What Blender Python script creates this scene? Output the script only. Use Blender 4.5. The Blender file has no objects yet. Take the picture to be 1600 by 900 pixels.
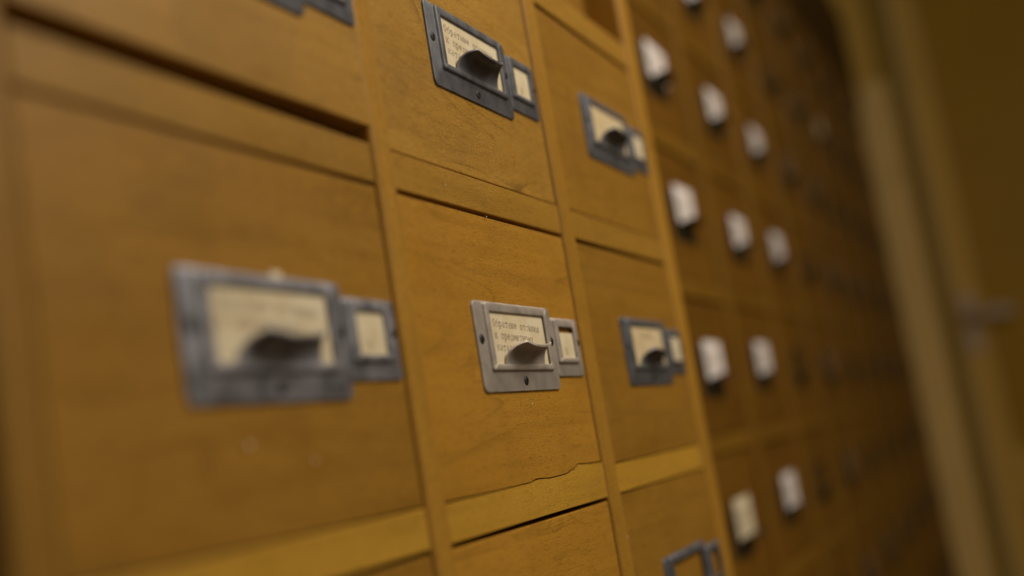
import bpy, bmesh, math, random
from mathutils import Vector, Matrix

# ------------------------------------------------------------------ camera, light, exposure
scene = bpy.context.scene
COL = scene.collection
scene.render.engine = 'CYCLES'
scene.render.resolution_x, scene.render.resolution_y = 1024, 576
scene.view_settings.view_transform = 'Standard'
scene.view_settings.look = 'None'
scene.view_settings.exposure = 0.0
scene.view_settings.gamma = 1.0
scene.view_settings.use_curve_mapping = False

# metres; X runs along the cabinets, Y goes into the wall, Z is up; front faces of the near cabinet lie on y = 0
CAM = Vector((-0.34596, -0.18797, -0.09751))
YAW, PITCH, ROLL = math.radians(23.581), math.radians(8.139), math.radians(-9.543)
fw = Vector((math.cos(PITCH) * math.cos(YAW), math.cos(PITCH) * math.sin(YAW), math.sin(PITCH)))
rt = fw.cross(Vector((0, 0, 1))).normalized()
up = rt.cross(fw)
c, s = math.cos(ROLL), math.sin(ROLL)
rt, up = c * rt + s * up, -s * rt + c * up
cd = bpy.data.cameras.new('camera')
cam = bpy.data.objects.new('camera', cd)
COL.objects.link(cam)
m = Matrix((rt, up, -fw)).transposed().to_4x4()
m.translation = CAM
cam.matrix_world = m
cd.sensor_width = 36.0
cd.lens = 40.5
cd.clip_start, cd.clip_end = 0.01, 50
cd.dof.use_dof = True
cd.dof.focus_distance = 0.472
cd.dof.aperture_fstop = 3.1
scene.camera = cam

world = bpy.data.worlds.new('World')
scene.world = world
world.use_nodes = True
bg = world.node_tree.nodes['Background']
bg.inputs['Color'].default_value = (1.0, 0.84, 0.60, 1)
bg.inputs['Strength'].default_value = 0.185


def lamp(name, loc, target, size, power, colour):
    d = bpy.data.lights.new(name, 'AREA')
    d.shape = 'DISK'
    d.size = size
    d.energy = power
    d.color = colour
    o = bpy.data.objects.new(name, d)
    COL.objects.link(o)
    o.location = loc
    o.rotation_euler = (Vector(target) - Vector(loc)).to_track_quat('-Z', 'Y').to_euler()
    return o


lamp('ceiling_lamp', (0.28, -0.74, 0.70), (0.24, 0.0, 0.0), 0.6, 10.0, (1.0, 0.90, 0.74))

# ------------------------------------------------------------------ helpers
random.seed(7)


def link(o, parent=None):
    COL.objects.link(o)
    if parent:
        o.parent = parent
    return o


def tag(o, label=None, cat=None, group=None, kind=None):
    if label: o['label'] = label
    if cat: o['category'] = cat
    if group: o['group'] = group
    if kind: o['kind'] = kind
    return o


def empty(name, loc, parent=None):
    o = bpy.data.objects.new(name, None)
    o.empty_display_size = 0.02
    o.location = Vector(loc) - (Vector(parent.location) if parent else Vector())
    return link(o, parent)


def finish(bm, name, mat, smooth=False):
    bmesh.ops.recalc_face_normals(bm, faces=bm.faces)
    me = bpy.data.meshes.new(name)
    bm.to_mesh(me)
    bm.free()
    if smooth:
        for p in me.polygons:
            p.use_smooth = True
    if mat:
        me.materials.append(mat)
    return me


def put(name, me, parent=None, loc=(0, 0, 0)):
    o = bpy.data.objects.new(name, me)
    o.location = loc
    return link(o, parent)


def box_mesh(name, x0, x1, y0, y1, z0, z1, mat, bevel=0.0, seg=2):
    bm = bmesh.new()
    bmesh.ops.create_cube(bm, size=1)
    for v in bm.verts:
        v.co = Vector(((x0 + x1) / 2 + v.co.x * (x1 - x0), (y0 + y1) / 2 + v.co.y * (y1 - y0), (z0 + z1) / 2 + v.co.z * (z1 - z0)))
    if bevel:
        es = [e for e in bm.edges if min(v.co.y for v in e.verts) < y0 + 1e-6]
        bmesh.ops.bevel(bm, geom=es, offset=bevel, segments=seg, affect='EDGES', profile=0.5)
    return finish(bm, name, mat)


def prism_mesh(name, poly, y0, y1, mat, bevel=0.0, seg=2):
    """polygon in x,z extruded from y0 (front) to y1; front edge rounded"""
    bm = bmesh.new()
    a = [bm.verts.new((x, y0, z)) for x, z in poly]
    b = [bm.verts.new((x, y1, z)) for x, z in poly]
    f = bm.faces.new(a)
    bm.faces.new(b[::-1])
    n = len(poly)
    for i in range(n):
        bm.faces.new((a[i], b[i], b[(i + 1) % n], a[(i + 1) % n]))
    if bevel:
        bmesh.ops.bevel(bm, geom=list(f.edges), offset=bevel, segments=seg, affect='EDGES', profile=0.5)
    return finish(bm, name, mat)


# ------------------------------------------------------------------ materials
def new_mat(name):
    mt = bpy.data.materials.new(name)
    mt.use_nodes = True
    nt = mt.node_tree
    return mt, nt, nt.nodes['Principled BSDF']


def node(nt, t, **kw):
    n = nt.nodes.new(t)
    for k, v in kw.items():
        setattr(n, k, v)
    return n


def mixrgb(nt, a, b, fac, mode='MIX'):
    n = node(nt, 'ShaderNodeMix', data_type='RGBA', blend_type=mode)
    for sock, v in ((n.inputs[6], a), (n.inputs[7], b), (n.inputs[0], fac)):
        if hasattr(v, 'links') or hasattr(v, 'is_linked'):
            nt.links.new(v, sock)
        else:
            sock.default_value = v
    return n.outputs[2]


def ramp(nt, val, stops):
    r = node(nt, 'ShaderNodeValToRGB')
    els = r.color_ramp.elements
    while len(els) < len(stops):
        els.new(0.5)
    for e, (p, v) in zip(els, stops):
        e.position = p
        e.color = (v, v, v, 1)
    nt.links.new(val, r.inputs[0])
    return r.outputs[0]


def wood(name, light, dark, vertical=False, rough=0.42, figure=1.0, pores=1.0, spec=0.26):
    mt, nt, b = new_mat(name)
    L = nt.links.new
    tc = node(nt, 'ShaderNodeTexCoord')
    oi = node(nt, 'ShaderNodeObjectInfo')
    off = node(nt, 'ShaderNodeVectorMath', operation='MULTIPLY_ADD')
    cmb = node(nt, 'ShaderNodeCombineXYZ')
    for i in range(3):
        L(oi.outputs['Random'], cmb.inputs[i])
    L(cmb.outputs[0], off.inputs[0])
    off.inputs[1].default_value = (7.3, 3.1, 5.7)
    L(tc.outputs['Object'], off.inputs[2])

    def noise(sx, sz, detail=3.0, dist=0.0, sy=None):
        mp = node(nt, 'ShaderNodeMapping')
        sc = (sz, sy or sz, sx) if vertical else (sx, sy or sz, sz)
        mp.inputs['Scale'].default_value = sc
        L(off.outputs[0], mp.inputs[0])
        n = node(nt, 'ShaderNodeTexNoise')
        n.inputs['Scale'].default_value = 1.0
        n.inputs['Detail'].default_value = detail
        n.inputs['Distortion'].default_value = dist
        L(mp.outputs[0], n.inputs['Vector'])
        return n.outputs['Fac']

    tone = noise(5, 22, 3.0, 0.4)
    band = noise(9, 170, 4.0, 0.3)
    pore = noise(200, 1600, 2.0)
    grit = noise(900, 1700, 2.5)
    # annual-ring outlines: contour lines of a smooth stretched noise
    rn = noise(4.5, 26, 1.0, 0.6)
    ml = node(nt, 'ShaderNodeMath', operation='MULTIPLY'); ml.inputs[1].default_value = 11.0
    L(rn, ml.inputs[0])
    fr = node(nt, 'ShaderNodeMath', operation='FRACT'); L(ml.outputs[0], fr.inputs[0])
    line = ramp(nt, fr.outputs[0], [(0.0, 1.0), (0.10, 0.35), (0.35, 0.0), (1.0, 0.0)])
    brk = ramp(nt, noise(22, 60, 2.0), [(0.42, 0.0), (0.66, 1.0)])
    lm = node(nt, 'ShaderNodeMath', operation='MULTIPLY'); L(line, lm.inputs[0]); L(brk, lm.inputs[1])
    lm2 = node(nt, 'ShaderNodeMath', operation='MULTIPLY'); lm2.inputs[1].default_value = 0.75 * figure
    L(lm.outputs[0], lm2.inputs[0])

    colr = mixrgb(nt, dark + (1,), light + (1,), ramp(nt, tone, [(0.28, 0.15), (0.72, 1.0)]))
    colr = mixrgb(nt, colr, tuple(v * 0.72 for v in dark) + (1,), ramp(nt, band, [(0.50, 0.0), (0.80, 0.55)]))
    colr = mixrgb(nt, colr, tuple(v * 0.42 for v in dark) + (1,), lm2.outputs[0])
    pr = ramp(nt, pore, [(0.30, 0.42 * pores), (0.46, 0.0)])
    colr = mixrgb(nt, colr, tuple(v * 0.45 for v in dark) + (1,), pr)
    gr = ramp(nt, grit, [(0.54, 0.0), (0.74, 0.42 * pores)])
    colr = mixrgb(nt, colr, tuple(min(1, v * 1.5) for v in light) + (1,), gr)
    gd = ramp(nt, grit, [(0.28, 0.32 * pores), (0.46, 0.0)])
    colr = mixrgb(nt, colr, tuple(v * 0.5 for v in dark) + (1,), gd)
    colr = mixrgb(nt, colr, tuple(v * 0.62 for v in dark) + (1,), ramp(nt, noise(26, 34, 5.0, 0.8), [(0.50, 0.0), (0.76, 0.32)]))
    hv = node(nt, 'ShaderNodeHueSaturation')
    vr = node(nt, 'ShaderNodeMapRange')
    vr.inputs['To Min'].default_value = 0.95
    vr.inputs['To Max'].default_value = 1.05
    L(oi.outputs['Random'], vr.inputs['Value'])
    L(vr.outputs[0], hv.inputs['Value'])
    L(colr, hv.inputs['Color'])
    L(hv.outputs[0], b.inputs['Base Color'])
    # worn lacquer: uneven gloss
    rr_ = node(nt, 'ShaderNodeMapRange')
    rr_.inputs['To Min'].default_value = rough - 0.10
    rr_.inputs['To Max'].default_value = rough + 0.16
    L(noise(30, 60, 4.0), rr_.inputs['Value'])
    L(rr_.outputs[0], b.inputs['Roughness'])
    b.inputs['Specular IOR Level'].default_value = spec
    # fine relief
    h1 = node(nt, 'ShaderNodeMath', operation='MULTIPLY_ADD')
    L(pore, h1.inputs[0]); h1.inputs[1].default_value = 0.7; L(grit, h1.inputs[2])
    bp = node(nt, 'ShaderNodeBump')
    bp.inputs['Strength'].default_value = 0.7
    bp.inputs['Distance'].default_value = 0.00016
    L(h1.outputs[0], bp.inputs['Height'])
    L(bp.outputs[0], b.inputs['Normal'])
    return mt


def metal(name, col, rough=0.5, metallic=0.55, mott=0.35):
    mt, nt, b = new_mat(name)
    L = nt.links.new
    tc = node(nt, 'ShaderNodeTexCoord')
    oi = node(nt, 'ShaderNodeObjectInfo')
    ad = node(nt, 'ShaderNodeVectorMath', operation='ADD')
    L(tc.outputs['Object'], ad.inputs[0]); L(oi.outputs['Random'], ad.inputs[1])

    def noise(sc, d):
        n = node(nt, 'ShaderNodeTexNoise')
        n.inputs['Scale'].default_value = sc
        n.inputs['Detail'].default_value = d
        L(ad.outputs[0], n.inputs['Vector'])
        return n.outputs['Fac']
    big, fine = noise(140, 4), noise(2600, 3)
    cc = mixrgb(nt, tuple(v * (1 - mott) for v in col) + (1,), tuple(min(1, v * (1 + mott)) for v in col) + (1,), ramp(nt, big, [(0.3, 0), (0.7, 1)]))
    cc = mixrgb(nt, cc, tuple(v * 0.45 for v in col) + (1,), ramp(nt, fine, [(0.28, 0.75), (0.45, 0.0)]))
    geo = node(nt, 'ShaderNodeNewGeometry')
    wr = ramp(nt, geo.outputs['Pointiness'], [(0.515, 0.0), (0.60, 0.8)])
    wm = node(nt, 'ShaderNodeMath', operation='MULTIPLY')
    L(wr, wm.inputs[0]); L(ramp(nt, big, [(0.35, 0.25), (0.6, 1.0)]), wm.inputs[1])
    cc = mixrgb(nt, cc, tuple(min(1, v * 2.6) for v in col) + (1,), wm.outputs[0])
    L(cc, b.inputs['Base Color'])
    b.inputs['Metallic'].default_value = metallic
    mr = node(nt, 'ShaderNodeMapRange')
    mr.inputs['To Min'].default_value = rough - 0.12
    mr.inputs['To Max'].default_value = rough + 0.15
    L(fine, mr.inputs['Value']); L(mr.outputs[0], b.inputs['Roughness'])
    bp = node(nt, 'ShaderNodeBump')
    bp.inputs['Strength'].default_value = 0.5
    bp.inputs['Distance'].default_value = 0.00008
    L(fine, bp.inputs['Height']); L(bp.outputs[0], b.inputs['Normal'])
    return mt


def paper(name, col):
    mt, nt, b = new_mat(name)
    L = nt.links.new
    tc = node(nt, 'ShaderNodeTexCoord')
    n = node(nt, 'ShaderNodeTexNoise'); n.inputs['Scale'].default_value = 90; n.inputs['Detail'].default_value = 5
    f = node(nt, 'ShaderNodeTexNoise'); f.inputs['Scale'].default_value = 3000
    L(tc.outputs['Object'], n.inputs['Vector']); L(tc.outputs['Object'], f.inputs['Vector'])
    cc = mixrgb(nt, (col[0] * 0.86, col[1] * 0.80, col[2] * 0.70, 1), col + (1,), ramp(nt, n.outputs['Fac'], [(0.3, 0), (0.6, 1)]))
    cc = mixrgb(nt, cc, tuple(v * 0.8 for v in col) + (1,), ramp(nt, f.outputs['Fac'], [(0.3, 0.5), (0.45, 0)]))
    L(cc, b.inputs['Base Color'])
    b.inputs['Roughness'].default_value = 0.85
    b.inputs['Specular IOR Level'].default_value = 0.15
    return mt


def plain(name, col, rough=0.6, metallic=0.0, var=0.12, scale=25):
    mt, nt, b = new_mat(name)
    L = nt.links.new
    tc = node(nt, 'ShaderNodeTexCoord')
    n = node(nt, 'ShaderNodeTexNoise'); n.inputs['Scale'].default_value = scale; n.inputs['Detail'].default_value = 5
    L(tc.outputs['Object'], n.inputs['Vector'])
    L(mixrgb(nt, tuple(v * (1 - var) for v in col) + (1,), tuple(min(1, v * (1 + var)) for v in col) + (1,), n.outputs['Fac']), b.inputs['Base Color'])
    b.inputs['Roughness'].default_value = rough
    b.inputs['Specular IOR Level'].default_value = 0.2
    b.inputs['Metallic'].default_value = metallic
    return mt


W_FRONT = wood('honey_veneer', (0.33, 0.164, 0.020), (0.245, 0.115, 0.011), figure=0.5)
W_LIT = wood('honey_veneer_lit', (0.465, 0.230, 0.027), (0.350, 0.164, 0.016), figure=0.6)  # same honey veneer as the outer drawers, brighter centre light painted into the colour
W_FIG = wood('figured_veneer', (0.435, 0.232, 0.038), (0.325, 0.165, 0.024), figure=1.0)  # grain figure is its own; the lighter tone paints in the brighter centre
W_RAIL = wood('rail_veneer', (0.39, 0.206, 0.028), (0.30, 0.150, 0.018), figure=0.6)
W_PALE = wood('pale_rail_wood', (0.52, 0.285, 0.036), (0.42, 0.22, 0.022), figure=0.35)
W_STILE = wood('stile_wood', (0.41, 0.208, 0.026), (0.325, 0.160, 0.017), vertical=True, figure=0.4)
W_STILE_DIM = wood('stile_wood_vignetted', (0.31, 0.160, 0.024), (0.24, 0.118, 0.016), vertical=True, figure=0.4)  # same wood as the other stiles, lens vignetting painted in as darker colour
W_CARC = wood('carcass_wood', (0.22, 0.11, 0.03), (0.14, 0.07, 0.018), vertical=True, figure=0.3)
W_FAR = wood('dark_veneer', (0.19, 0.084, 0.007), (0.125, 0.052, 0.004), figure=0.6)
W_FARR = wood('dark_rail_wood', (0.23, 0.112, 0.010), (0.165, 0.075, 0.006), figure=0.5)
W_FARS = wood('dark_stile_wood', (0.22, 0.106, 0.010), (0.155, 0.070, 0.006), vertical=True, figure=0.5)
W_TOP = wood('mahogany_panel', (0.035, 0.009, 0.001), (0.02, 0.005, 0.0005), figure=0.5)
W_POST = wood('end_post_wood', (0.93, 0.62, 0.23), (0.86, 0.54, 0.18), vertical=True, figure=0.4)
M_SILVER = metal('worn_silver_metal', (0.36, 0.315, 0.280), rough=0.50, mott=0.15, metallic=0.3)
M_PEWTER = metal('dark_pewter', (0.125, 0.128, 0.145), rough=0.50, mott=0.30)
M_PEWTER2 = metal('blotched_pewter', (0.245, 0.243, 0.275), rough=0.48, mott=0.5)
M_BRONZE = metal('tarnished_bronze', (0.030, 0.026, 0.016), rough=0.5, mott=0.3)
M_SCREW = metal('blackened_screw', (0.035, 0.032, 0.030), rough=0.55, metallic=0.7)
P_CREAM = paper('cream_card', (0.74, 0.64, 0.46))
P_TAN = paper('yellowed_card', (0.66, 0.53, 0.33))
P_WHITE = paper('white_card', (0.90, 0.84, 0.85))
P_OLD = paper('aged_card', (0.17, 0.105, 0.05))
M_INK = plain('faded_ink', (0.31, 0.25, 0.195), 0.9, var=0.35, scale=900)
M_INK2 = plain('very_faded_ink', (0.36, 0.29, 0.22), 0.9, var=0.3, scale=900)
M_DUST = plain('pale_dust', (0.85, 0.78, 0.66), 0.7)
M_OLIVE = plain('olive_wall_paint', (0.72, 0.46, 0.10), 0.6, var=0.08, scale=6)
M_DOOR = plain('brown_door_paint', (0.44, 0.255, 0.018), 0.45, var=0.10, scale=9)
M_FRAME = plain('door_frame_paint', (0.36, 0.23, 0.025), 0.5, var=0.10, scale=9)
M_STEEL = plain('brushed_steel', (0.55, 0.45, 0.38), 0.45, metallic=0.3)
M_PLASTER = plain('grey_plaster', (0.30, 0.25, 0.24), 0.8, var=0.06, scale=8)
M_FLOOR = plain('brown_linoleum', (0.14, 0.085, 0.04), 0.5, var=0.15, scale=10)
M_SHADE = plain('unlit_opening', (0.05, 0.028, 0.01), 0.8)

mm = 0.001

# ------------------------------------------------------------------ setting
tag(put('floor', box_mesh('floor', -1.6, 3.2, -2.2, 0.6, -1.12, -1.10, M_FLOOR)), kind='structure')
tag(put('wall', box_mesh('wall', -1.6, 2.59, 0.50, 0.55, -1.10, 1.9, M_PLASTER)), kind='structure')
tag(put('wall', box_mesh('end_wall', 2.60, 2.70, 0.022, 0.55, -1.10, 1.9, M_OLIVE)), kind='structure')
tag(put('wall', box_mesh('end_wall_outer', 2.60, 2.70, -2.2, -0.93, -1.10, 1.9, M_OLIVE)), kind='structure')
tag(put('wall', box_mesh('end_wall_over', 2.602, 2.70, -0.93, 0.022, 1.08, 1.9, M_OLIVE)), kind='structure')

# ------------------------------------------------------------------ near cabinet: openings
S = {'s0': (-179.5, -166.1), 's1': (-13.5, 0.0), 's2': (153.9, 170.0), 's3': (317.6, 339.3)}
OPEN = [(-166.1, -13.5), (0.0, 153.9), (170.0, 317.6)]       # x of the three columns
PITCHZ = 123.2
RTOP, RBOT = 14.0, 0.0                                       # first rail above the middle row (z in mm)
rails = [(137.2, 121.9), (RTOP, RBOT), (-109.7, -123.2), (-232.9, -246.4)]
rows = [(245.0, 137.2), (121.9, 14.0), (0.0, -109.7), (-123.2, -232.9)]   # z top, z bottom of each row's opening

cab = empty('card_cabinet', (0.08, 0.2, -1.10))
tag(cab, 'near honey-brown wooden card cabinet with three columns of drawers', 'cabinet')
CO = Vector(cab.location)


def cput(name, me):
    o = put(name, me, cab)
    o.location = -CO
    return o


for k, (a, b_) in S.items():
    bv = 2.2 if k in ('s1', 's2') else 2.6
    cput('stile', box_mesh('stile', a * mm, b_ * mm, -0.0006, 0.030, -0.262, 0.262, W_STILE_DIM if k == 's0' else W_STILE, bv * mm, 3))
for ri, (zt, zb) in enumerate(rails):
    for ci, (xa, xb) in enumerate(OPEN):
        mat = W_PALE if ri == 2 else W_RAIL
        x0, x1 = xa + 0.05, xb - 0.05
        if ri == 2 and ci == 1:                              # top edge broken: a strip of veneer has chipped off the drawer above
            prof = [(x0, zt - .3), (30, zt - .1), (58, zt + .1), (74, zt + .2), (80, zt + .9), (86, zt + .7), (92, zt + .2), (104, zt + .3), (112, zt + .5), (115.5, zt + .9), (116.5, zt + 1.5),
                    (120, zt + 1.4), (121, zt + 2.5), (123.5, zt + 2.4), (125, zt + 3.5), (128, zt + 3.2), (131, zt + 3.1), (136, zt + 2.8), (146, zt + 2.5), (x1, zt + 2.2)]
            poly = [(x * mm, z * mm) for x, z in prof] + [(x1 * mm, zb * mm), (x0 * mm, zb * mm)]
            cput('rail', prism_mesh('rail', poly, 0.0003, 0.028, mat, 0.15 * mm, 1))
        else:
            cput('rail', box_mesh('rail', x0 * mm, x1 * mm, 0.0004, 0.028, zb * mm, zt * mm, mat, 0.5 * mm, 2))
cput('side_panel', box_mesh('side_panel', -0.1794, -0.167, 0.0302, 0.45, -1.10, 0.30, W_CARC))
cput('side_panel', box_mesh('side_panel', 0.3215, 0.3392, 0.0302, 0.45, -1.10, 0.30, W_CARC))
cput('back_panel', box_mesh('back_panel', -0.166, 0.3210, 0.44, 0.449, -1.09, 0.289, W_CARC))
cput('divider', box_mesh('divider', -0.0130, -0.0005, 0.0302, 0.439, -0.262, 0.262, W_CARC))
cput('divider', box_mesh('divider', 0.1545, 0.1695, 0.0302, 0.439, -0.262, 0.262, W_CARC))
cput('top_board', box_mesh('top_board', -0.1795, 0.3393, -0.0012, 0.030, 0.2625, 0.300, W_RAIL, 2 * mm))
cput('top_board', box_mesh('top_board', -0.1665, 0.3210, 0.0303, 0.439, 0.290, 0.2995, W_RAIL))
cput('base_panel', box_mesh('base_panel', -0.1795, 0.3393, -0.0012, 0.030, -1.10, -0.2625, W_RAIL, 2 * mm))


# ------------------------------------------------------------------ label holders
def rrect(x0, x1, z0, z1, r, n=5):
    """rounded rectangle, z0 > z1 ; always the same number of points"""
    out = []
    for cx, cz, a0 in ((x1 - r, z0 - r, 90), (x1 - r, z1 + r, 0), (x0 + r, z1 + r, -90), (x0 + r, z0 - r, -180)):
        for i in range(n + 1):
            a = math.radians(a0 - 90.0 * i / n)
            out.append((cx + r * math.cos(a), cz + r * math.sin(a)))
    return out


def holder_mesh(name, plate, bez, win, mat, h=1.25, rp=2.6):
    """pressed sheet frame: flat flange, raised bezel open at the window; millimetres, y is towards the room"""
    bm = bmesh.new()
    px0, px1, pz0, pz1 = plate
    bx0, bx1, bz0, bz1 = bez
    wx0, wx1, wz0, wz1 = win
    t = 0.9
    L = [(rrect(px0, px1, pz0, pz1, rp), 0.0), (rrect(px0, px1, pz0, pz1, rp), t - .3),
         (rrect(px0 + .12, px1 - .12, pz0 - .12, pz1 + .12, rp), t - .08),
         (rrect(px0 + .35, px1 - .35, pz0 - .35, pz1 + .35, rp), t),
         (rrect(bx0 - .35, bx1 + .35, bz0 + .1, bz1 - .35, 1.5), t),
         (rrect(bx0, bx1, bz0, bz1, 1.4), t + .15),
         (rrect(bx0 + .25, bx1 - .25, bz0 - .2, bz1 + .25, 1.3), t + h * .55),
         (rrect(bx0 + .6, bx1 - .6, bz0 - .4, bz1 + .6, 1.2), t + h * .9),
         (rrect(bx0 + 1.1, bx1 - 1.1, bz0 - .8, bz1 + 1.1, 1.1), t + h),
         (rrect(wx0 - .45, wx1 + .45, wz0 + .45, wz1 - .45, .8), t + h),
         (rrect(wx0 - .1, wx1 + .1, wz0 + .1, wz1 - .1, .6), t + h - .12),
         (rrect(wx0, wx1, wz0, wz1, .5), t + h - .45),
         (rrect(wx0, wx1, wz0, wz1, .5), t + h - 1.0)]
    rings = [[bm.verts.new((x * mm, -y * mm, z * mm)) for x, z in pts] for pts, y in L]
    for a, b in zip(rings, rings[1:]):
        for i in range(len(a)):
            j = (i + 1) % len(a)
            bm.faces.new((a[i], a[j], b[j], b[i]))
    return finish(bm, name, mat, True)


def pull_mesh(name, mat, w0=19.3, w1=12.2, out=7.3, rise=7.6, sag=1.9, base_y=2.05, cx=39.3, zr=-25.2):
    """tongue of sheet metal bent out of the lower bar: rises, curls out, sags between its two corners"""
    bm = bmesh.new()
    nu, nv, th = 20, 14, 0.75

    def pt(u, v):
        a = v * math.pi * 0.5
        o = out * (1 - math.cos(a))
        z = rise * math.sin(a)
        w = w0 + (w1 - w0) * v ** 1.7
        z -= sag * (1 - u * u) * v ** 4
        o += 0.9 * (1 - u * u) * v ** 2
        if v > .8:
            z += (v - .8) * 1.0 * abs(u) ** 3
        return Vector((cx + u * w, -(base_y + o), zr + z))
    P = [[pt(-1 + 2 * i / nu, j / nv) for i in range(nu + 1)] for j in range(nv + 1)]
    P.insert(0, [Vector((cx + (-1 + 2 * i / nu) * w0, -base_y, zr - 1.6)) for i in range(nu + 1)])

    def normal(j, i):
        du = P[j][min(i + 1, nu)] - P[j][max(i - 1, 0)]
        dv = P[min(j + 1, len(P) - 1)][i] - P[max(j - 1, 0)][i]
        return du.cross(dv).normalized()
    A = [[bm.verts.new(P[j][i] * mm) for i in range(nu + 1)] for j in range(len(P))]
    B = [[bm.verts.new((P[j][i] - normal(j, i) * th) * mm) for i in range(nu + 1)] for j in range(len(P))]
    for j in range(len(P) - 1):
        for i in range(nu):
            bm.faces.new((A[j][i], A[j][i + 1], A[j + 1][i + 1], A[j + 1][i]))
            bm.faces.new((B[j][i], B[j + 1][i], B[j + 1][i + 1], B[j][i + 1]))
        for i in (0, nu):
            bm.faces.new((A[j][i], A[j + 1][i], B[j + 1][i], B[j][i]))
    for i in range(nu):
        bm.faces.new((A[-1][i], A[-1][i + 1], B[-1][i + 1], B[-1][i]))
        bm.faces.new((A[0][i], A[0][i + 1], B[0][i + 1], B[0][i]))
    me = finish(bm, name, mat, True)
    bmx = bmesh.new(); bmx.from_mesh(me)
    for e in bmx.edges:
        if len(e.link_faces) == 2 and e.calc_face_angle(0) > 0.9:
            e.smooth = False
    bmx.to_mesh(me); bmx.free()
    return me


def screw_mesh():
    bm = bmesh.new()
    r, n = 2.05, 16
    rings = [(r, 0.0), (r * .97, .25), (r * .75, .55), (r * .4, .72)]
    vs = [[bm.verts.new((k * math.cos(2 * math.pi * i / n) * mm, -y * mm, k * math.sin(2 * math.pi * i / n) * mm)) for i in range(n)] for k, y in rings]
    for a, b in zip(vs, vs[1:]):
        for i in range(n):
            bm.faces.new((a[i], a[(i + 1) % n], b[(i + 1) % n], b[i]))
    # slotted crown: two half caps with a groove between
    for sgn in (-1, 1):
        pts = [(k, .74) for k in (0,)]
        arc = [(r * .4 * math.cos(math.radians(a)), r * .4 * math.sin(math.radians(a))) for a in range(20, 161, 20)]
        f = [bm.verts.new((x * mm, -.74 * mm, sgn * (z) * mm)) for x, z in arc]
        bm.faces.new(f)
    return finish(bm, 'screw', M_SCREW, False)


SCREW = screw_mesh()
BIG = dict(plate=(0, 75, 0, -35.8), bez=(7.8, 69.6, -.45, -27.8), win=(11.6, 65.6, -4.2, -25.0))
SMALL = dict(plate=(0, 30.6, 0, -26.2), bez=(.9, 25.6, -.4, -20.6), win=(5.2, 22.6, -4.2, -18.2))
HOLD, SHOLD, PULL = {}, {}, {}
for mt in (M_SILVER, M_PEWTER, M_PEWTER2):
    HOLD[mt] = holder_mesh('label_holder', mat=mt, **BIG)
    SHOLD[mt] = holder_mesh('side_label_holder', mat=mt, rp=1.6, **SMALL)
    PULL[mt] = pull_mesh('finger_pull', mt)


# ------------------------------------------------------------------ typewriter lettering (stroke glyphs: x 0..1, baseline 0, x-height 1)
def arc(cx, cz, rx, rz, a0, a1, n=10):
    return [(cx + rx * math.cos(math.radians(a0 + (a1 - a0) * i / n)), cz + rz * math.sin(math.radians(a0 + (a1 - a0) * i / n))) for i in range(n + 1)]


def ser(x, z, w=.13):
    return [(x - w, z), (x + w, z)]


G = {
    'О': [arc(.5, .7, .4, .7, 0, 360, 18)],
    'о': [arc(.5, .5, .38, .5, 0, 360, 16)],
    'б': [arc(.5, .46, .38, .46, 0, 360, 16), [(.13, .55), (.16, .95), (.3, 1.2), (.6, 1.32), (.82, 1.45)]],
    'р': [[(.2, 1), (.2, -.42)], ser(.14, 1, .1), ser(.22, -.42, .16), arc(.5, .5, .36, .5, 150, -150, 14)],
    'а': [arc(.42, .28, .3, .28, 0, 360, 12), [(.2, .92), (.45, 1), (.68, .9), (.73, .65), (.73, .12), (.82, 0), (.95, .02)]],
    'т': [[(.5, 0), (.5, 1)], [(.12, .75), (.12, 1), (.88, 1), (.88, .75)], ser(.5, 0, .18)],
    'н': [[(.2, 0), (.2, 1)], [(.8, 0), (.8, 1)], [(.2, .52), (.8, .52)], ser(.2, 0), ser(.2, 1), ser(.8, 0), ser(.8, 1)],
    'ы': [[(.14, 0), (.14, 1)], arc(.3, .28, .25, .28, 90, -90, 8), [(.14, .56), (.3, .56)], [(.14, 0), (.3, 0)], [(.86, 0), (.86, 1)], ser(.14, 1, .1), ser(.86, 0, .1), ser(.86, 1, .1)],
    'е': [[(.14, .52), (.86, .52)] , arc(.5, .5, .37, .5, 5, 320, 14)],
    'с': [arc(.52, .5, .38, .5, 40, 320, 12), [(.82, .98), (.82, .7)]],
    'л': [[(.08, .02), (.22, .06), (.32, .4), (.36, 1), (.8, 1), (.8, 0)], ser(.8, 0), ser(.38, 1, .1)],
    'к': [[(.2, 0), (.2, 1)], [(.2, .45), (.42, .52), (.8, 1)], [(.42, .52), (.86, 0)], ser(.2, 0), ser(.2, 1), ser(.82, 1, .1), ser(.85, 0, .1)],
    'и': [[(.2, 1), (.2, 0), (.8, 1), (.8, 0)], ser(.2, 1), ser(.8, 0), ser(.2, 0, .1), ser(.8, 1, .1)],
    'п': [[(.2, 0), (.2, 1), (.8, 1), (.8, 0)], ser(.2, 0), ser(.8, 0), ser(.14, 1, .1), ser(.86, 1, .1)],
    'д': [[(.06, -.28), (.06, 0), (.94, 0), (.94, -.28)], [(.22, 0), (.34, .4), (.38, 1), (.76, 1), (.76, 0)]],
    'м': [[(.12, 0), (.12, 1), (.5, .25), (.88, 1), (.88, 0)], ser(.12, 0, .1), ser(.88, 0, .1)],
    'у': [[(.14, 1), (.5, .05)], [(.88, 1), (.5, .05), (.36, -.3), (.2, -.42), (.1, -.36)], ser(.14, 1), ser(.88, 1, .12)],
    'г': [[(.25, 0), (.25, 1), (.82, 1), (.82, .74)], ser(.28, 0, .18), ser(.2, 1, .1)],
    '1': [[(.25, 1.1), (.5, 1.4), (.5, 0)], ser(.5, 0, .22)],
    ' ': [],
}


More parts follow.
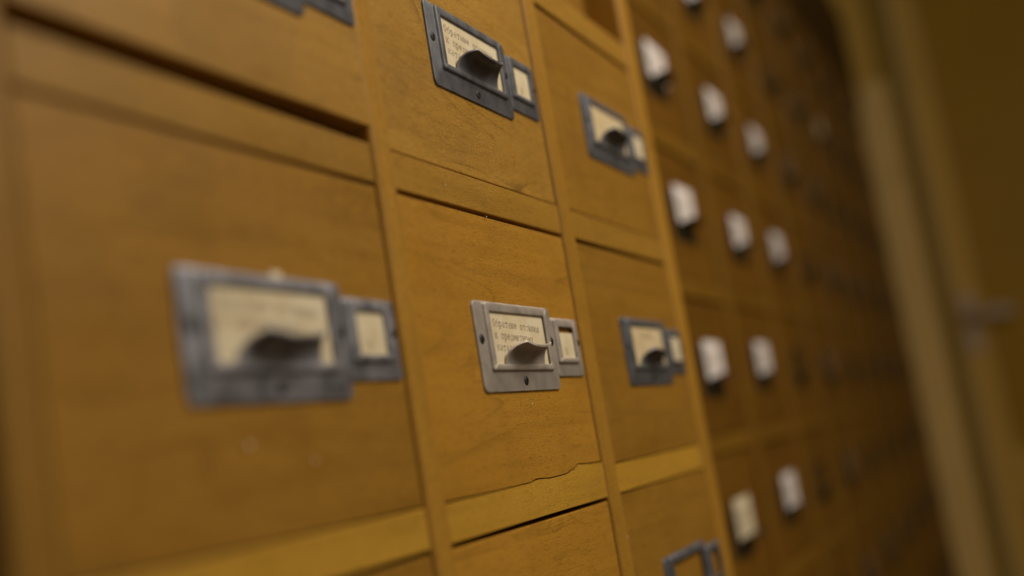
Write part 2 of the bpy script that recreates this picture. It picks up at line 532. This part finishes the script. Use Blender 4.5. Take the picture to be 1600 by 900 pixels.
def lettering_mesh(lines, mat, pitch=2.85, xh=1.95, lead=4.75, tilt=0.0, sw=.235):
    bm = bmesh.new()
    rnd = random.Random(len(lines[0]) + 11)
    k = 0
    ct, st = math.cos(tilt), math.sin(tilt)
    for li, (x0, txt) in enumerate(lines):
        for ci, ch in enumerate(txt):
            jx, jz = rnd.uniform(-.08, .08), rnd.uniform(-.14, .14)
            wgt = sw * rnd.uniform(.7, 1.2)
            for pl in G[ch]:
                for (ax, az), (bx, bz) in zip(pl, pl[1:]):
                    A = Vector((x0 + ci * pitch + jx + ax * pitch * .84, -li * lead + jz + az * xh))
                    B = Vector((x0 + ci * pitch + jx + bx * pitch * .84, -li * lead + jz + bz * xh))
                    d = B - A
                    if d.length < 1e-6:
                        continue
                    d.normalize()
                    nn = Vector((-d.y, d.x)) * wgt * .5
                    A -= d * wgt * .3
                    B += d * wgt * .3
                    k += 1
                    vs = []
                    for p in (A - nn, B - nn, B + nn, A + nn):
                        vs.append(bm.verts.new(((p.x * ct + p.y * st) * mm, -0.00004 - k * 1.5e-7, (-p.x * st + p.y * ct) * mm)))
                    bm.faces.new(vs)
    me = bpy.data.meshes.new('lettering')
    bm.to_mesh(me); bm.free()
    me.materials.append(mat)
    return me


def card_mesh(x0, x1, z0, z1, mat, bow=0.25, y=-1.0, name='label_card', jag=0.0):
    bm = bmesh.new()
    nx, nz = 10, 4
    rnd = random.Random(int(abs(x1 * 13 + z1 * 7)))
    V = []
    for j in range(nz + 1):
        row = []
        for i in range(nx + 1):
            u, v = i / nx, j / nz
            x = x0 + (x1 - x0) * u
            z = z0 + (z1 - z0) * v
            if jag and j in (0, nz): z += rnd.uniform(-jag, jag)
            row.append(bm.verts.new((x * mm, (y - bow * math.sin(math.pi * u) * math.sin(math.pi * v)) * mm, z * mm)))
        V.append(row)
    for j in range(nz):
        for i in range(nx):
            bm.faces.new((V[j][i], V[j][i + 1], V[j + 1][i + 1], V[j + 1][i]))
    g = bmesh.ops.extrude_face_region(bm, geom=list(bm.faces))
    for v in [e for e in g['geom'] if isinstance(e, bmesh.types.BMVert)]:
        v.co.y += 0.0002
    return finish(bm, name, mat)


TXT = [(0, 'Обратные отсылки'), (0.6, 'к предметному'), (1.0, 'каталогу')]


# ------------------------------------------------------------------ near drawers
def drawer(ci, ri, label, metal_, out=0.0, lift=0.0, topgap=1.0, veneer=W_FRONT, card=None, scard=None, text=None, ink=M_INK,
           bottom=None, hx=44.5, cut=(0, 0), tab=False):
    xa, xb = OPEN[ci]
    zt, zb = rows[ri]
    d = empty('card_drawer', (xa * mm, 0, zb * mm), cab)
    tag(d, label)
    W, H = xb - xa, zt - zb
    y0 = 0.0008 - out * mm
    if bottom:
        poly = [(.3, H - topgap)] + [(W - .3, H - topgap)] + [(x, z - zb) for x, z in bottom[::-1]]
        poly = [(x * mm, z * mm) for x, z in poly]
        fm = prism_mesh('front_panel', poly, y0, y0 + .019, veneer, .35 * mm, 2)
    else:
        fm = box_mesh('front_panel', (.3) * mm, (W - .3) * mm, y0, y0 + .019, (.55 + lift) * mm, (H - topgap) * mm, veneer, .5 * mm, 2)
    put('front_panel', fm, d)
    put('drawer_box', box_mesh('drawer_box', 4 * mm, (W - 4) * mm, y0 + .0191, y0 + .36, (5 + lift) * mm, (H - 26) * mm, W_CARC), d)
    hz = 0 - 37.3 + 109.7 if not lift else 0 - 37.3 + 109.7
    hz = H - 37.3
    h = put('label_holder', HOLD[metal_], d, (hx * mm, y0 - .00002, hz * mm))
    put('finger_pull', PULL[metal_], d, h.location)
    for sx, sz in ((3.6, -15.2), (72.4, -14.8), (38.6, -31.6)):
        sc = put('screw', SCREW, d, h.location + Vector((sx * mm, -.0008, sz * mm)))
        sc.rotation_euler = (0, random.uniform(0, 3), 0)
    s_ = put('side_label_holder', SHOLD[metal_], d, ((hx + 75.3) * mm, y0 - .00002, (hz - 4.0) * mm))
    sc = put('screw', SCREW, d, s_.location + Vector((28.2 * mm, -.0008, -10.8 * mm)))
    sc.rotation_euler = (0, 1.1, 0)
    sc.scale = (.8, 1, .8)
    if card:
        c_ = put('label_card', card_mesh(10.4, 67.6 - cut[0], -2.8, -25.6, card, y=-1.15, bow=.15), d, (hx * mm, y0, hz * mm))
        if text:
            put('lettering', lettering_mesh(text, ink, tilt=math.radians(2.0)), d, c_.location + Vector((14.6 * mm, -.00142, -9.6 * mm)))
        if tab:
            put('card_tab', card_mesh(40, 45, 1.4, -3.2, card, y=-1.15, bow=.3, name='card_tab'), d, (hx * mm, y0 - .0002, hz * mm))
    if scard:
        c2 = put('side_label_card', card_mesh(4.2, 24.6, -3.0 - cut[1], -19, scard, y=-1.1, bow=.15, name='side_label_card'), d, ((hx + 75.3) * mm, y0, (hz - 4.0) * mm))
        put('lettering', lettering_mesh([(0, '1')], ink, sw=.35), d, c2.location + Vector((11.5 * mm, -.0013, -16.2 * mm)))
    return d


# broken lower edge of the middle drawer, just above the chipped rail
zt2 = -109.7
chip = [(.3, zt2 + .5), (30, zt2 + .5), (58, zt2 + .6), (73, zt2 + .7), (79, zt2 + 1.5), (87, zt2 + 1.2), (92, zt2 + .75), (104, zt2 + .8), (111, zt2 + 1.0), (115, zt2 + 1.5), (116, zt2 + 2.1),
        (119.5, zt2 + 2.0), (120.5, zt2 + 3.2), (123, zt2 + 3.1), (124.5, zt2 + 4.3), (128, zt2 + 3.9), (131, zt2 + 3.7), (136, zt2 + 3.4), (146, zt2 + 3.1), (153.6, zt2 + 2.9)]

drawer(2, 0, 'drawer pushed in behind the frame, dark, topmost above the right column', M_PEWTER, out=-20, card=P_TAN)
drawer(0, 1, 'honey-brown drawer above the wide dark gap in the left column', M_PEWTER, out=2.4, lift=4.6, veneer=W_FIG, card=P_CREAM, scard=P_CREAM)
drawer(1, 1, 'figured honey-brown drawer with dark pewter pull, directly above the silver-pull drawer', M_PEWTER, veneer=W_FIG, topgap=.8, card=P_CREAM, scard=P_CREAM, text=TXT)
drawer(2, 1, 'honey-brown drawer with dark pewter pull, in right column just under the deep shadow line', M_PEWTER, topgap=2.2, card=P_TAN, scard=P_CREAM)
drawer(0, 2, 'large blurred honey-brown drawer with blotched pewter holder, nearest at left', M_PEWTER2, topgap=1.2, card=P_CREAM, scard=P_CREAM, text=TXT[:2], ink=M_INK2, tab=True)
drawer(1, 2, 'sharply focused drawer with silver holder, typed card and chipped lower edge', M_SILVER, topgap=1.6, card=P_CREAM, scard=P_CREAM, text=TXT, bottom=chip, cut=(2.6, 3.6), veneer=W_LIT)
drawer(2, 2, 'honey-brown drawer right of the silver-pull drawer, with yellowed card', M_PEWTER, topgap=2.0, card=P_TAN, scard=P_CREAM, text=[(12, 'отсылки')], ink=M_INK2)
drawer(0, 3, 'honey-brown drawer below the pale rail, under the nearest blurred drawer', M_PEWTER, topgap=1.6, card=P_CREAM)
drawer(1, 3, 'honey-brown drawer under the chipped pale rail, with a black gap along its top', M_PEWTER, topgap=1.9, veneer=W_LIT)
drawer(2, 3, 'honey-brown drawer at bottom right with empty pewter label holder', M_PEWTER, topgap=.9)
drawer(0, 0, 'honey-brown drawer in the top row of the left column', M_PEWTER, card=P_CREAM)
drawer(1, 0, 'honey-brown drawer in the top row of the middle column', M_PEWTER, card=P_CREAM)

# ------------------------------------------------------------------ far cabinet, set back 5 cm
FY = 0.05
fcab = empty('card_cabinet', (1.4, 0.25, -1.10))
tag(fcab, 'far dark brown card cabinet receding out of focus behind the near one', 'cabinet')
FO = Vector(fcab.location)


def fput(name, me):
    o = put(name, me, fcab)
    o.location = -FO
    return o


CX = [0.570 + .187 * i for i in range(9)]
RZ = [0.449 - .1256 * j for j in range(8)]
xs = [0.342] + [x + .0935 for x in CX]
DW, DH = .163, .110
for i in range(len(CX) + 1):
    xc = CX[0] - .0935 + .187 * i if i else CX[0] - .0935
    w = .012
    x0, x1 = xc - w, xc + w
    if i == 0:
        x0 = .345
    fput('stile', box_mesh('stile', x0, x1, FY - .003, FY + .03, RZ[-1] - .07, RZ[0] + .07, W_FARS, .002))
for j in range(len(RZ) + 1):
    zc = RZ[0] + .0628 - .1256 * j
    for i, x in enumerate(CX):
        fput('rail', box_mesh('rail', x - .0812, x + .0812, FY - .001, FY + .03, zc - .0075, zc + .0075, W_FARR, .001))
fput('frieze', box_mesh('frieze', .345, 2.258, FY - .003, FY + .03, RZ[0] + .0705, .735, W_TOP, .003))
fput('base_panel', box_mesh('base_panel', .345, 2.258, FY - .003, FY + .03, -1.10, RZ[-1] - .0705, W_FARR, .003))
fput('top_board', box_mesh('top_board', .345, 2.258, FY + .0302, .49, .715, .734, W_TOP))
fput('back_panel', box_mesh('back_panel', .345, 2.258, .475, .489, -1.09, .714, W_CARC))
fput('end_post', box_mesh('end_post', 2.2585, 2.300, -.012, .49, -1.10, .575, W_POST, .003))

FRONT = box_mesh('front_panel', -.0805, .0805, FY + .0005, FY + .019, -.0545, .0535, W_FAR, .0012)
FHOLD = holder_mesh('label_holder', plate=(6, 70, 0, -41), bez=(9, 67, -.45, -29), win=(13, 63, -4.2, -26), mat=M_BRONZE)
FPULL = pull_mesh('finger_pull', M_BRONZE, out=13.0, rise=5.5, w0=20, w1=15, zr=-30.0)
FCARD = {m_.name: card_mesh(11.0, 64.0, 4.0, -27.0, m_, y=-4.0, bow=.45, jag=.4) for m_ in (P_WHITE, P_TAN, P_OLD, P_CREAM)}
FTEXT = lettering_mesh([(0, 'предметному'), (2.0, 'каталогу'), (1.0, 'отсылки')], M_INK2, pitch=3.6, xh=2.4, lead=6.2, sw=.5)
ORD = ['first', 'second', 'third', 'fourth', 'fifth', 'sixth', 'seventh', 'eighth', 'ninth']
rnd = random.Random(5)
for i, x in enumerate(CX):
    for j, z in enumerate(RZ):
        d = empty('card_drawer', (x, FY, z - .055), fcab)
        if i < 2:
            cm = P_WHITE
        elif i == 2:
            cm = {1: P_WHITE, 2: P_WHITE, 3: P_WHITE, 0: P_OLD}.get(j)
        else:
            cm = P_OLD if rnd.random() < .7 else None
        if (i, j) == (0, 5): cm = P_CREAM
        if (i, j) == (5, 1): cm = P_TAN
        what = {P_WHITE.name: 'white card', P_TAN.name: 'yellowed card', P_CREAM.name: 'cream card', P_OLD.name: 'dull aged card'}[cm.name] if cm else 'no card'
        tag(d, f'dark brown drawer with {what}, {ORD[i]} column beyond near cabinet, {ORD[j]} row down')
        o = put('front_panel', FRONT, d)
        o.location = (0, -FY, .055)
        jx, jz = rnd.uniform(-.003, .003), rnd.uniform(-.002, .002)
        hl = (-.038 + jx, .0004, .055 + .0165 + jz)
        h = put('label_holder', FHOLD, d, hl)
        put('finger_pull', FPULL, d, hl)
        if cm:
            c_ = put('label_card', FCARD[cm.name], d, hl)
            a_ = rnd.uniform(-.03, .03)
            c_.rotation_euler = (0, a_, 0)
            if i < 3:
                t_ = put('lettering', FTEXT, d, Vector(hl) + Vector((15.5 * mm, -.0046, -7.5 * mm)))
                t_.rotation_euler = (0, a_, 0)

# ------------------------------------------------------------------ door at the end of the room
dr = empty('door', (2.60, -.5, -1.10))
tag(dr, 'dark olive brown panelled door at the far right, with lever handle', 'door')
DO = Vector(dr.location)


def dput(name, me, parent=dr):
    o = put(name, me, parent)
    o.location = -DO if parent is dr else (0, 0, 0)
    return o


def flat_box(name, x0, x1, y0, y1, z0, z1, mat, bev=0.003):
    bm = bmesh.new()
    bmesh.ops.create_cube(bm, size=1)
    for v in bm.verts:
        v.co = Vector(((x0 + x1) / 2 + v.co.x * (x1 - x0), (y0 + y1) / 2 + v.co.y * (y1 - y0), (z0 + z1) / 2 + v.co.z * (z1 - z0)))
    bmesh.ops.bevel(bm, geom=[e for e in bm.edges], offset=bev, segments=2, affect='EDGES', profile=.5)
    return finish(bm, name, mat)


dput('frame_post', flat_box('frame_post', 2.595, 2.66, -.030, .021, -1.10, 1.075, M_FRAME))
dput('frame_post', flat_box('frame_post', 2.595, 2.66, -.929, -.880, -1.10, 1.075, M_FRAME))
dput('frame_head', flat_box('frame_head', 2.596, 2.66, -.879, -.031, 1.02, 1.075, M_FRAME))
dput('door_stile', flat_box('door_stile', 2.603, 2.64, -.092, -.034, -1.095, 1.017, M_OLIVE))
dput('door_stile', flat_box('door_stile', 2.603, 2.64, -.876, -.800, -1.095, 1.017, M_OLIVE))
for za, zb in ((.90, 1.017), (-.40, -.28), (-1.095, -.95)):
    dput('door_rail', flat_box('door_rail', 2.604, 2.64, -.799, -.093, za, zb, M_OLIVE))
dput('door_panel', flat_box('door_panel', 2.616, 2.634, -.799, -.093, -.279, .899, M_DOOR))
dput('door_panel', flat_box('door_panel', 2.616, 2.634, -.799, -.093, -.949, -.401, M_DOOR))
hd = dput('handle', flat_box('handle_plate', 2.597, 2.6028, -.076, -.050, -.04, .10, M_STEEL, .002))
bm = bmesh.new()
pts = [(2.600, -.063, .045), (2.575, -.063, .045), (2.556, -.066, .045), (2.549, -.078, .045), (2.548, -.110, .044), (2.550, -.150, .042), (2.556, -.165, .041)]
rings = []
for k, p in enumerate(pts):
    t = (Vector(pts[min(k + 1, len(pts) - 1)]) - Vector(pts[max(k - 1, 0)])).normalized()
    a_ = t.cross(Vector((0, 0, 1))).normalized()
    r_ = .0095 if k < 6 else .006
    rings.append([bm.verts.new(Vector(p) + a_ * math.cos(q * math.pi / 6) * r_ + Vector((0, 0, 1)) * math.sin(q * math.pi / 6) * r_ * 1.25) for q in range(12)])
for a, b in zip(rings, rings[1:]):
    for q in range(12):
        bm.faces.new((a[q], a[(q + 1) % 12], b[(q + 1) % 12], b[q]))
bm.faces.new(rings[-1]); bm.faces.new(rings[0][::-1])
dput('lever', finish(bm, 'lever', M_STEEL, True), hd)

# ------------------------------------------------------------------ dust flecks on the near fronts
bm = bmesh.new()
rnd = random.Random(21)


def fleck(x, z, r, y=0.0007):
    n = 6
    ph = rnd.uniform(0, 6)
    cv = bm.verts.new((x, y - r * .55, z))
    ring = [bm.verts.new((x + r * rnd.uniform(.6, 1.2) * math.cos(ph + k * math.pi / 3), y, z + r * rnd.uniform(.6, 1.2) * math.sin(ph + k * math.pi / 3))) for k in range(n)]
    for k in range(n):
        bm.faces.new((cv, ring[k], ring[(k + 1) % n]))
    bm.faces.new(ring[::-1])


for x, z, r in ((-.1003, -.084, .85), (-.0721, -.090, .62), (.0711, -.0016, .35), (.0858, -.0783, .38), (.0379, .0066, .4), (.1659, -.1433, .45),
                (.101, -.0975, .2), (.0985, -.0995, .22), (.0965, -.1015, .18), (.275, -.0905, .45), (.030, .089, .3)):
    fleck(x, z, r * mm, -.0001 if x < .16 else -.0013)
for k in range(260):
    x = rnd.gauss(.083, .030)
    z = rnd.choice([rnd.uniform(-.205, -.126), rnd.uniform(-.104, -.076), rnd.uniform(-.034, -.004), rnd.uniform(.018, .05)])
    if 0.004 < x < .150:
        fleck(x, z, rnd.choice([.07, .08, .09, .11, .13, .17]) * mm)
tag(put('dust', finish(bm, 'dust', M_DUST)), 'pale dust flecks on the fronts of the near drawers', 'dust', kind='stuff')
